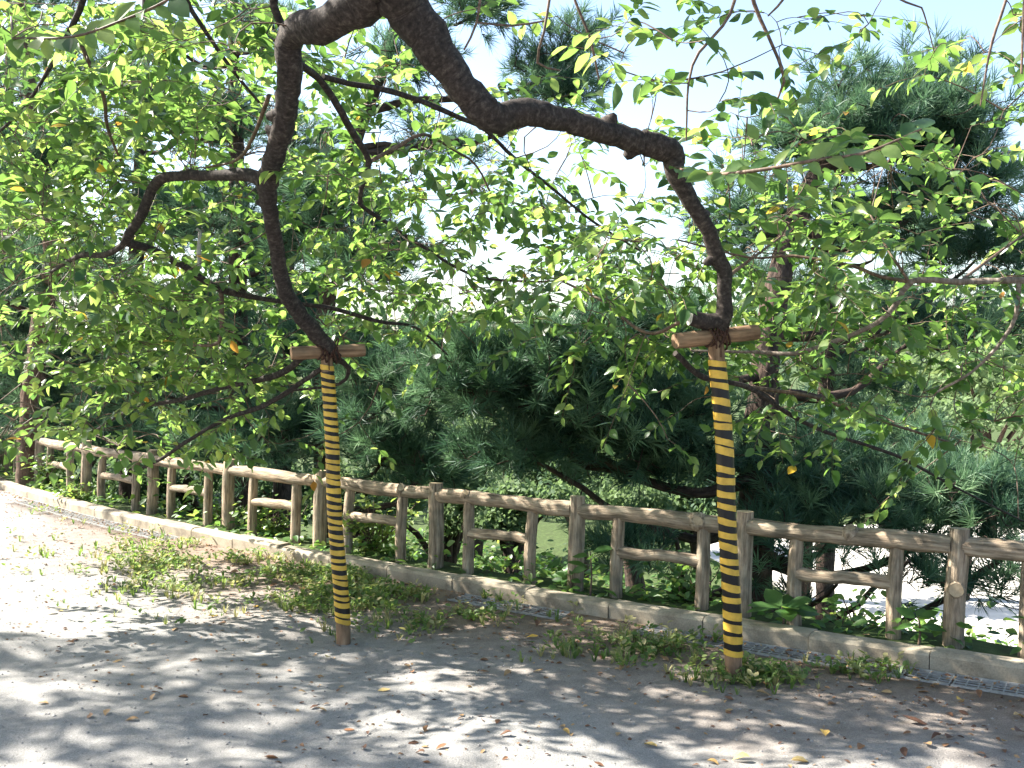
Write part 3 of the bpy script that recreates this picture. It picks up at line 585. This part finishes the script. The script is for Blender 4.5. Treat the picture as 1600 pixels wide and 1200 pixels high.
# ---------------------------------------------------------------- pines
def tuft_tpl(n=46, L=.17, w=.0056):
    v = []; f = []
    for q in range(n):
        x0 = rng.uniform(-.02, .11); a = rng.uniform(0, 2*math.pi); sp_ = rng.uniform(.35, 1.05); l = L*rng.uniform(.7, 1.1)
        d = np.array([math.cos(sp_), math.sin(sp_)*math.cos(a), math.sin(sp_)*math.sin(a)]); s = nrm(np.cross(d, rng.normal(size=3)))*w/2
        b = np.array([x0, 0, 0]); m_ = b+d*l*.55; e = b+d*l+np.array([0, 0, -.012]); k = len(v); v += [b-s, b+s, m_+s*.9, e, m_-s*.9]; f += [(k, k+1, k+2), (k, k+2, k+4), (k+4, k+2, k+3)]
    return np.array(v), np.array(f)
TT = [tuft_tpl() for _ in range(5)]
def pine(trunk, pads, label, up=.35, dens=1.0, tsize=1.0, bk=M_PINE):
    base = at(*trunk[0][:3]); root = tag(empty('pine_tree', base), label, 'tree')
    P = np.array([at(a, b, c) for a, b, c, w in trunk]); R = np.array([w/2*c/F for a, b, c, w in trunk]); P[0][2] = min(P[0][2], ground_z(P[0][0], P[0][1])-.1); root.location = tuple(P[0])
    from mathutils import Matrix
    PINV[root.name] = Matrix.Translation(Vector(P[0])).inverted()
    P, R = smooth_path(P, R, .10); m = MB(); tube(m, P, R, 14, 0, .05); m.build('trunk', bk, root)
    nodes = [P[len(P)//3:]]; seeds = []; cen = []
    for (x, y, d, rx, ry, rd, n) in pads:
        c = at(x, y, d); 
        zs = P[:, 2]; hor = np.linalg.norm(P[:, :2]-c[:2], axis=1); k = np.argmin(np.abs(zs-(c[2]-.30*hor))+ .15*hor); a = P[k]
        L = np.linalg.norm(c-a); t = np.linspace(0, 1, max(6, int(L/.15)))[:, None]
        Q = a+(c-a)*t+np.array([0, 0, -.12*L])*np.sin(t*math.pi)+rng.normal(size=3)*.06*L*np.sin(t*math.pi*1.5)+rng.normal(size=(len(t), 3))*.012
        m = MB(); tube(m, Q, np.linspace(min(R[k]*.7, .02+.018*L), .012, len(Q)), 8, 0, .06); m.build('limb', M_PINE, root); nodes.append(Q[len(Q)//3:])
        n = int(n*dens*1.45); ns_ = max(3, int(n/13)); sub = nrm(rng.normal(size=(ns_, 3)))*(rng.random((ns_, 1))**.5); kk = rng.integers(0, ns_, n)
        q = sub[kk]*.92; rs = .13*F/d
        jit_ = rng.normal(size=(n, 3))*np.array([.16, .075, .16])
        w = jit_@np.stack([RT, UP, FWD])+c+d/F*(rx*q[:, :1]*RT+ry*q[:, 1:2]*UP)+rd*q[:, 2:3]*FWD; seeds.append(w); cen.append(np.repeat((c-np.array([0, 0, .35]))[None], n, 0))
    seeds = np.vstack(seeds); cen = np.vstack(cen); nd = np.vstack(nodes); tw = attach(nd, seeds); tm = MB(); X = np.zeros_like(seeds)
    for ii, Q, L in tw:
        tube(tm, Q, np.linspace(min(.012, .004+.008*L), .0035, len(Q)), 4, 0, 0, None, False); X[ii] = nrm(nrm(Q[-1]-Q[-2])*.75+nrm(seeds[ii]-cen[ii])*.45+np.array([0, 0, up+.15])+rng.normal(size=3)*.25)
    fm = MB(); v = rng.integers(0, 5, len(seeds)); ti = np.clip(rng.normal(.55, .3, len(seeds)), 0, 1); sz = tsize*rng.uniform(.75, 1.25, len(seeds))
    for k in range(5):
        s = v == k; place(fm, TT[k], seeds[s], X[s], rng.normal(size=(s.sum(), 3)), sz[s], ti[s])
    kind(tm.build('twigs', M_PINE, root), 'stuff'); kind(fm.build('crown', M_NEEDLE, root, False), 'stuff'); return root
pine([(1178, 900, 8.6, 58), (1183, 760, 8.6, 52), (1190, 640, 8.6, 48), (1205, 500, 8.7, 42), (1240, 350, 8.9, 36), (1300, 230, 9.0, 26), (1345, 130, 9.1, 12)],
  [(1330,205,9,115,42,.7,260),(1455,215,9,95,50,.6,230),(1418,118,9.2,30,45,.3,34),(1302,125,9,22,40,.3,20),(1465,150,9.1,25,30,.3,18),(1500,290,9,95,45,.6,120),(1235,225,9,50,30,.4,50),
   (1400,345,9.4,150,45,.8,150),(1550,400,9.4,90,60,.7,110),(1160,340,9.4,80,50,.6,90),(1480,500,9,80,40,.6,80),
   (1000,520,8.2,95,50,.6,150),(870,560,8.2,105,65,.7,230),(760,610,8.4,110,60,.7,210),(930,660,8.2,120,60,.7,230),(820,710,8.3,110,40,.6,120),(1040,640,8.2,80,60,.6,130),(700,560,8.8,60,45,.5,70),
   (1080,720,8.4,90,50,.6,110),(1000,850,7.6,90,25,.4,40),
   (1290,700,8.6,90,50,.7,130),(1250,800,8.2,60,50,.5,90),(1440,780,8.0,105,55,.6,190),(1350,820,8.0,60,25,.5,30),(1550,790,8.0,70,45,.6,70),(1430,900,7.4,40,40,.4,22),(1565,900,7.4,40,45,.4,30),(1230,850,7.8,35,30,.4,22),(1290,935,7.4,60,15,.3,6)],
  'large blue-green pine with a dark trunk right behind the thicker striped prop')
pine([(512, 860, 10.2, 40), (508, 720, 10.2, 36), (506, 600, 10.2, 32), (515, 420, 10.3, 28), (545, 250, 10.4, 24), (600, 100, 10.5, 18), (640, -60, 10.6, 10)],
  [(520,330,10.2,75,50,.6,120),(600,390,10,60,35,.5,90),(560,420,10,70,30,.5,60),(860,90,10.4,62,55,.5,110),(870,150,10.4,60,30,.4,50),(735,15,10.5,60,25,.5,60),(620,95,10.4,70,40,.6,60),(690,200,10.6,70,40,.5,40),
   (620,620,9.6,75,70,.6,150),(600,720,9.6,90,50,.6,120),(560,560,9.8,60,40,.5,70),(680,740,9.4,60,40,.5,60),(440,680,10,60,60,.6,110)],
  'tall slim pine standing just behind the finely striped prop', .3)
pine([(380, 850, 10.9, 38), (376, 740, 10.9, 35), (374, 640, 10.9, 32), (372, 450, 11, 28), (370, 250, 11.1, 24), (365, 100, 11.2, 18), (365, -80, 11.3, 10)],
  [(340,190,11,90,35,.6,70),(230,170,11,60,35,.6,50),(450,380,10.6,70,60,.6,120),(320,340,11,80,40,.6,90),(300,490,10.8,90,50,.7,110),(240,600,10.6,90,50,.7,120),(330,690,10.4,80,45,.6,90),(420,60,11,80,50,.6,60),(250,60,11.2,80,50,.6,50),(470,560,10.5,60,40,.5,80)],
  'pine with a straight dark trunk behind the fence left of centre')
DT = float(proj(US(u_at_px(44, .27), .27))[2][0])
pine([(44, 765, DT, 36), (44, 700, DT, 33), (52, 600, DT, 31), (70, 470, DT-.1, 30), (82, 400, 10.7, 28), (60, 250, 10.9, 24), (40, 60, 11.1, 18), (30, -120, 11.2, 10)],
  [(30,260,11,80,50,.7,100),(40,130,11,70,40,.6,50),(-60,420,11,100,80,.7,130),(150,420,11.4,80,40,.6,70),(110,250,11.2,60,40,.6,50),(10,10,11,80,40,.6,50)],
  'brown-trunked pine at the far left rising right beside the fence rail', bk=bark('brown_pine_bark', (.05, .03, .022), (.13, .085, .06), (.24, .17, .125), (9, 30, 30), 1.0, .03, .95))
pine([(-60, 800, 13.5, 34), (-50, 600, 13.5, 30), (-20, 350, 13.6, 24), (-10, 100, 13.8, 14)],
  [(0,480,13,90,60,.8,150),(20,590,13,100,60,.8,170),(110,640,13,90,50,.8,140),(190,520,13.2,90,60,.8,120),(-60,680,13,80,50,.8,90),(210,690,12.8,70,40,.7,80),(20,360,13.2,80,60,.8,110)],
  'shadowy dark pine filling the far left edge behind the fence', .2)

def back_pads(x0, x1, y0, y1, d, n, k):
    return [(x0+(x1-x0)*rng.random(), y0+(y1-y0)*(i_+.5)/k, d+rng.normal()*.3, rng.uniform(60, 95), rng.uniform(28, 45), .8, n) for i_ in range(k)]
pine([(200, 840, 14.5, 30), (205, 600, 14.5, 27), (215, 350, 14.6, 22), (225, 100, 14.8, 15), (230, -80, 14.9, 8)], back_pads(90, 330, 90, 700, 14.5, 62, 15),
  'tall dark pine deep behind the left bough with layered shadowed branches', .2, 1.0, 1.15)
pine([(440, 840, 15.0, 30), (442, 600, 15.0, 27), (450, 350, 15.1, 22), (455, 120, 15.2, 14)], back_pads(380, 560, 180, 720, 15.0, 62, 13),
  'dark pine deep behind the left bough and the finely striped prop', .2, 1.0, 1.15)
pine([(-20, 840, 16.0, 30), (-10, 500, 16.0, 24), (10, 200, 16.1, 18), (20, 0, 16.2, 10)], back_pads(-90, 120, 60, 640, 16.0, 62, 13),
  'tall dark pine rising behind the far left corner of the fence', .2, 1.0, 1.2)
pine([(1290, 840, 13.5, 30), (1292, 600, 13.5, 26), (1300, 400, 13.6, 20), (1310, 250, 13.7, 10)], back_pads(1180, 1420, 330, 700, 13.5, 55, 9),
  'dark pine further back between the big pine trunk and the right edge', .2, 1.0, 1.15)

# ---------------------------------------------------------------- far trees across the low ground
def far_tree(px_, py_, d, rx, ry, label, tb, n=3600, name='broadleaf_tree', cat='tree'):
    c = at(px_, py_, d); zb = ground_z(c[0], c[1]); root = tag(empty(name, (c[0], c[1], zb)), label, cat, None)
    m = MB(); h = c[2]-zb; P = np.array([[c[0], c[1], zb-.2], [c[0]+.1, c[1], zb+h*.4], [c[0]-.1, c[1], zb+h*.8], [c[0], c[1], c[2]+ry*.3*d/F]]); P, R = smooth_path(P, [.2, .16, .12, .05], .4); tube(m, P, R, 8, 0, .05)
    lob = [(rng.normal(size=3)*np.array([.5, .5, .45])) for _ in range(9)]
    for l in lob:
        e = c+np.array([l[0]*rx*d/F, l[1]*rx*d/F*.8, l[2]*ry*d/F]); Q, R = smooth_path([P[len(P)//2], (P[len(P)//2]+e)/2+[0, 0, .2], e], [.08, .05, .02], .4); tube(m, Q, R, 5)
    m.build('trunk', M_PINE, root)
    k = rng.integers(0, 9, n); q = nrm(rng.normal(size=(n, 3)))*(rng.random((n, 1))**.4)*.55
    w = np.array(lob)[k]+q; pos = c+np.stack([w[:, 0]*rx*d/F, w[:, 1]*rx*d/F*.8, np.maximum(w[:, 2]*ry*d/F, zb+.3-c[2])], -1)
    fm = MB(); lt = np.clip(tb+rng.normal(size=9)[k]*.12+rng.normal(size=n)*.1, 0, 1)
    place(fm, LT[2], pos, rng.normal(size=(n, 3))+np.array([0, 0, -.3]), rng.normal(size=(n, 3))+np.array([0, 0, 1.]), rng.uniform(.22, .42, n)*d/32*(.55 if cat == 'shrub' else .8), lt)
    kind(fm.build('crown', M_FAR, root), 'stuff')
for a in [(1545, 620, 26, 170, 75, 'pale green rounded tree on the slope at the far right edge', .95), (1330, 560, 34, 160, 110, 'light green distant tree seen right of the thicker striped prop', .7),
          (1060, 565, 38, 170, 120, 'hazy green distant tree behind the middle of the big pine', .6), (860, 575, 36, 180, 115, 'hazy distant tree between the two striped props', .55),
          (660, 580, 34, 165, 115, 'pale distant tree just right of the finely striped prop', .75), (450, 580, 33, 160, 120, 'distant tree left of the finely striped prop', .2),
          (250, 620, 35, 170, 110, 'distant leafy tree behind the left half of the fence', .15), (60, 600, 34, 160, 130, 'distant leafy tree behind the far left pine', .1),  # left trees: darker tint carries the dense shade behind the pines
          (1620, 520, 40, 150, 110, 'taller distant tree cut by the right edge', .5), (-120, 560, 36, 150, 130, 'distant leafy tree beyond the left edge of the view', .4)]:
    far_tree(*a)

for a in [(565, 770, 16, 75, 50, 'pale shrub behind the fence bay right of the finely striped prop', .8), (690, 765, 17, 80, 55, 'yellow-green shrub on the low ground under the big pine', .95), (800, 790, 16, 80, 45, 'light shrub seen below the middle of the big pine', .8),
          (900, 750, 19, 80, 55, 'mid green shrub on the low ground left of the middle post', .6), (985, 785, 17, 75, 45, 'pale green shrub right of the middle fence post', .85), (1090, 770, 18, 80, 60, 'shrub on the low ground just left of the thicker prop', .55),
          (430, 760, 17, 80, 55, 'dull green shrub behind the fence left of the finely striped prop', .4), (300, 740, 18, 90, 60, 'dark shrub behind the left fence bays', .3), (160, 720, 19, 90, 60, 'dark green shrub near the far left of the fence', .3), (10, 710, 19, 90, 60, 'dark shrub at the left edge behind the rail', .25),
          (1250, 715, 20, 80, 55, 'pale shrub beyond the trunk of the big pine', .8), (1500, 690, 20, 110, 60, 'sunlit pale shrub on the slope at right', .95), (1620, 740, 17, 80, 60, 'light green shrub at the right edge above the rail', .9), (740, 700, 24, 100, 50, 'hazy pale shrub deep between the pines', .9), (1000, 700, 25, 110, 50, 'hazy shrub deep behind the big pine', .8)]:
    far_tree(*a, 3600, 'distant_shrub', 'shrub')

# ---------------------------------------------------------------- low plants
def blade_tpl():
    v = []; f = []
    for q in range(9):
        a = rng.uniform(0, 2*math.pi); h = rng.uniform(.5, 1.1); l = rng.uniform(.2, .7); w = .045
        d = np.array([math.cos(a), math.sin(a), 0]); s = np.array([-d[1], d[0], 0])*w; k = len(v)
        b = d*.06; m_ = b+d*l*.45+np.array([0, 0, h*.65]); e = b+d*l+np.array([0, 0, h*.8]); v += [b-s, b+s, m_+s*.8, m_-s*.8, e]; f += [(k, k+1, k+2), (k, k+2, k+3), (k+3, k+2, k+4)]
    return np.array(v), np.array(f)
BT = [blade_tpl() for _ in range(4)]
wm = MB(); zones = [(330, 880, 190, 40, 520), (420, 905, 150, 40, 420), (200, 880, 80, 20, 90), (620, 935, 110, 35, 260), (480, 945, 90, 30, 170), (720, 965, 70, 22, 110), (870, 1005, 60, 20, 50), (1080, 1020, 75, 20, 80), (1000, 1010, 60, 18, 35), (1195, 1055, 50, 18, 90), (1120, 1060, 40, 16, 30), (1300, 1060, 60, 14, 25), (1350, 1050, 60, 12, 22), (700, 940, 90, 25, 90), (560, 905, 60, 25, 160), (100, 800, 60, 16, 25), (950, 1030, 90, 14, 30)]
gp = []
for (x, y, rx, ry, n) in zones:
    for _ in range(int(n*1.7)):
        q = on_z(x+rng.normal()*rx*.75, y+rng.normal()*ry*.75); u, s = to_us(q[0], q[1])
        if math.sin(5*q[0]+2*q[1])+math.sin(7.3*q[1]-3*q[0]+1)+.7*math.sin(13*q[0]+11*q[1]) < -.1+rng.normal()*.5: continue
        if s < -.03: q[2] = gz(u, s); gp.append(q)
gp = np.array(gp)
kinds = rng.random(len(gp)); zz = np.tile([0, 0, 1.], (len(gp), 1)); a = rng.uniform(0, 6.28, len(gp)); H = np.stack([np.cos(a), np.sin(a), np.zeros_like(a)], -1)
for k in range(4):
    s = (kinds < .62) & (np.arange(len(gp)) % 4 == k); place(wm, BT[k], gp[s], H[s], zz[s], rng.uniform(.035, .095, s.sum()), np.clip(rng.normal(.65, .3, s.sum()), 0, 1))
s = kinds >= .62
for q in gp[s]:
    n = rng.integers(5, 11); aa = rng.uniform(0, 6.28, n); X = np.stack([np.cos(aa), np.sin(aa), rng.uniform(.1, .9, n)], -1); P_ = q+np.stack([np.cos(aa)*.02, np.sin(aa)*.02, rng.uniform(.01, .07, n)], -1)
    place(wm, LT[int(rng.integers(0, 4))], P_, X, np.tile([0, 0, 1.], (n, 1))+rng.normal(size=(n, 3))*.3, rng.uniform(.022, .05, n), np.clip(rng.normal(.6, .28), 0, 1))
kind(wm.build('weeds', M_GRASS), 'stuff')

cm = MB(); n = 6500; uu = rng.uniform(-4.5, 13, n); ss = rng.uniform(.17, 2.4, n)**1.0; hh = rng.random(n)**1.3
amp = .13+.13*np.clip(np.sin(uu*1.7+.6)+.5*np.sin(uu*3.9), -.4, 1.2); pz = gz(uu, ss)+hh*amp*np.clip((ss-.1)/.15, .3, 1)
P_ = US(uu, ss, pz); aa = rng.uniform(0, 6.28, n); X = np.stack([np.cos(aa), np.sin(aa), rng.normal(0, .4, n)], -1)
for k in range(4):
    s = np.arange(n) % 4 == k; place(cm, LT[k], P_[s], X[s], np.tile([0, -.2, 1.], (s.sum(), 1))+rng.normal(size=(s.sum(), 3))*.4, rng.uniform(.045, .10, s.sum()), np.clip(rng.normal(.5, .25, s.sum()), 0, 1))
n = 16000; uu = rng.uniform(-9, 16, n); ss = 2.2+rng.random(n)**1.2*11; cl = np.sin(uu*2.1+ss)+np.sin(ss*1.7-uu*.8)
pz = gz(uu, ss)+rng.random(n)*(.15+.25*np.clip(cl, 0, 2)); P_ = US(uu, ss, pz); aa = rng.uniform(0, 6.28, n)
place(cm, LT[2], P_, np.stack([np.cos(aa), np.sin(aa), rng.normal(0, .4, n)], -1), np.tile([0, -.3, 1.], (n, 1))+rng.normal(size=(n, 3))*.45, rng.uniform(.08, .2, n), np.clip(rng.normal(.45, .25, n)+.1*cl, 0, 1))
kind(cm.build('ground_cover', M_COVER), 'stuff')

def bush(px_, s_, w, h, n, label, leaf=.06, bright=.7):
    u = u_at_px(px_, s_); b = US(u, s_, gz(u, s_)); root = tag(empty('leafy_bush', b), label, 'bush'); m = MB(); st = MB()
    c = []; 
    for q in range(14):
        e = b+np.array([rng.normal()*w*.45, rng.normal()*.12, h*rng.uniform(.5, 1)]); Q, R = smooth_path([b+rng.normal(size=3)*[.05, .03, 0], (b+e)/2+rng.normal(size=3)*.03, e], [.006, .004, .002], .05); tube(st, Q, R, 4); c.append(Q)
    c = np.vstack(c); k = rng.integers(0, len(c), n); P_ = c[k]+rng.normal(size=(n, 3))*np.array([.07, .05, .04]); P_[:, 2] = np.maximum(P_[:, 2], b[2]+.01)
    place(m, LT[2], P_, rng.normal(size=(n, 3))*[1, 1, .4]+[-.2, -.3, -.1], np.tile([-.2, -.2, 1.], (n, 1))+rng.normal(size=(n, 3))*.4, rng.uniform(.6, 1.2, n)*leaf, np.clip(rng.normal(bright, .2, n), 0, 1))
    st.build('stems', M_TWIG, root); kind(m.build('leaves', M_COVER, root), 'stuff')
bush(430, .55, .35, .30, 420, 'bright green bush under the rail left of the finely striped prop')
bush(590, .5, .28, .42, 520, 'bright yellow-green bush behind the fence just right of the finely striped prop', .06, .85)
bush(350, .6, .3, .22, 260, 'low green bush at the foot of the pine left of centre')
bush(75, .30, .35, .5, 420, 'leafy climber bush hugging the trunk at the far left', .07, .6)
bush(130, .25, .4, .22, 330, 'low leafy bush spilling over the kerb at far left')
bush(1085, .55, .35, .28, 380, 'dark green bush behind the kerb left of the thicker striped prop', .06, .4)
bush(1330, .7, .25, .2, 200, 'sunlit bush behind the fence at right', .06, .6)
bush(780, .8, .35, .22, 240, 'low bush behind the middle bay of the fence', .06, .5)

def big_plant(px_, py_, s_, z, n, L, label, name='broad_leaved_plant', stem=.0):
    u = u_at_px(px_, s_, z); c = US(u, s_, z); g = US(u, s_, gz(u, s_)); root = tag(empty(name, g), label, 'plant')
    m = MB(); Q, R = smooth_path([g-np.array([0, 0, .02]), (g+c)/2+[.01, 0, 0], c+[0, 0, .01]], [.008, .006, .004], .04); tube(m, Q, R, 6); m.build('stem', M_TWIG, root)
    for q in range(n):
        a = q*2.4+rng.normal()*.2; h = stem*(q/n); X = nrm(np.array([math.cos(a), math.sin(a)*.8-.15, rng.uniform(-.15, .55)])); m = MB()
        place(m, LT[2], [c+np.array([0, 0, -h])+X*.015], X[None], np.array([[-.1, -.35, 1.]])+rng.normal(size=(1, 3))*.2, [L*rng.uniform(.75, 1.15)], rng.uniform(.05, .5)); m.build('leaf', M_COVER, root)
big_plant(1222, 968, .16, .17, 10, .20, 'broad-leaved green plant leaning over the kerb right of the thicker prop')
big_plant(922, 880, .22, .33, 7, .13, 'young sapling with a few large leaves beside the middle fence post', 'sapling', .16)
big_plant(890, 905, .24, .18, 6, .11, 'small leafy seedling at the foot of the middle fence post', 'seedling', .05)
big_plant(1435, 985, .22, .2, 8, .11, 'small leafy plant beside the near post with the pale knot', 'seedling', .06)

# ---------------------------------------------------------------- fallen leaves
def fallen(px_, py_, size_, tint_, label, group=None):
    q = on_z(px_, py_); u, s = to_us(q[0], q[1]); z = gz(u, s)
    m = MB(); v, f = leaf_tpl(.55, rng.uniform(.1, .7), rng.uniform(-.5, .7)); v = v.copy(); v[:, 2] += rng.normal(size=len(v))*.02; v[:, 2] -= v[:, 2].min()
    a = rng.uniform(0, 6.28); ra = rng.uniform(-.15, .15); X = np.array([[math.cos(a), math.sin(a), ra]])
    place(m, (v, f), [[0, 0, 0]], X, np.array([[rng.normal()*.15, rng.normal()*.15, 1.]]), [size_], tint_)
    vv = m.v[0]; vv -= np.array([0, 0, vv[:, 2].min()]); o = m.build('fallen_leaf', M_DRY); o.location = (q[0], q[1], float(z)+.002); tag(o, label, 'leaf', group); return o
for (x, y, sz, t, lb) in [(822, 998, .085, .86, 'bright orange-yellow fallen leaf on the dirt midway between the two props'), (324, 968, .08, .84, 'yellow-orange fallen leaf on the path left of the finely striped prop'), (400, 951, .075, .84, 'orange fallen leaf at the edge of the weeds'),
       (1290, 1149, .09, .9, 'yellow fallen leaf on the path below the thicker prop'), (1494, 1099, .075, .86, 'orange-yellow fallen leaf on the dirt at right near the drain'), (1006, 1161, .075, .93, 'pale yellow fallen leaf near the bottom edge right of centre'), (1172, 1188, .08, .9, 'yellow fallen leaf at the bottom edge under the thicker prop'),
       (1236, 1195, .09, .95, 'cream fallen leaf cut by the bottom edge'), (510, 1033, .08, .98, 'pale cream leaf on the path just below the finely striped prop'), (88, 958, .075, .97, 'pale yellow fallen leaf on the shaded path at far left'), (1450, 1132, .13, .12, 'long curled dark brown leaf on the dirt at right'), (590, 1082, .07, .95, 'pale leaf at the edge of the bright patch in the middle of the path'),
       (435, 1182, .07, .2, 'dark reddish leaf at the bottom left of centre'), (1587, 1160, .12, .05, 'dark curled leaf at the right edge of the path')]:
    fallen(x, y, sz*.85, t, lb)
for q in range(70):
    x = rng.uniform(20, 1590); y = 1010+rng.random()**1.1*185+ (x < 500)*-60; fallen(x, y, rng.uniform(.025, .056), rng.uniform(.0, .45), 'small dry brown leaf lying on the open path', 'brown leaves scattered on the path')
for q in range(34):
    x = rng.uniform(40, 1590); y = 1000+rng.random()*190+(x < 500)*-60; fallen(x, y, rng.uniform(.03, .06), rng.uniform(.55, .78), 'small dry tan leaf lying on the open path', 'tan leaves scattered on the path')
for q in range(46):
    uu_ = rng.uniform(-3, 5); p = US(uu_, rng.uniform(-.9, -.25)); x, y, _ = proj(p); fallen(x[0], y[0], rng.uniform(.04, .075), rng.uniform(0, .6), 'dry brown leaf lying in the dirt strip along the drain', 'brown leaves along the drain')
lm = MB(); n = 4200; uu = rng.uniform(-4, 8, n); ss = -.03-rng.random(n)**2.2*2.6; P_ = US(uu, ss, gz(uu, ss)+.004); aa = rng.uniform(0, 6.28, n)
place(lm, LT[1], P_, np.stack([np.cos(aa), np.sin(aa), rng.normal(0, .15, n)], -1), np.tile([0, 0, 1.], (n, 1))+rng.normal(size=(n, 3))*.4, rng.uniform(.008, .034, n), rng.uniform(0, .7, n)); kind(lm.build('leaf_litter', M_DRY), 'stuff')


# small stones pressed into the path
gm = MB(); n = 9000; x = rng.uniform(-4.5, 3.6, n); y = 2.9+rng.random(n)**1.5*5.5; u, ss = to_us(x, y); k = ss < -.3; x, y, u, ss = x[k], y[k], u[k], ss[k]; n = len(x)
OV = np.array([[1, 0, 0], [0, 1, 0], [-1, 0, 0], [0, -1, 0], [.1, 0, .7], [0, 0, -.5]], float); OF = np.array([[0, 1, 4], [1, 2, 4], [2, 3, 4], [3, 0, 4], [1, 0, 5], [2, 1, 5], [3, 2, 5], [0, 3, 5]])
aa = rng.uniform(0, 6.28, n); place(gm, (OV, OF), np.stack([x, y, gz(u, ss)+.0015], -1), np.stack([np.cos(aa), np.sin(aa), rng.normal(0, .2, n)], -1), np.tile([0, 0, 1.], (n, 1))+rng.normal(size=(n, 3))*.3, .002+rng.random(n)**3*.007, rng.random(n))
kind(gm.build('gravel', plain('grey_grit', (.25, .235, .22), .9, .2, .5, 3), None, False), 'stuff')
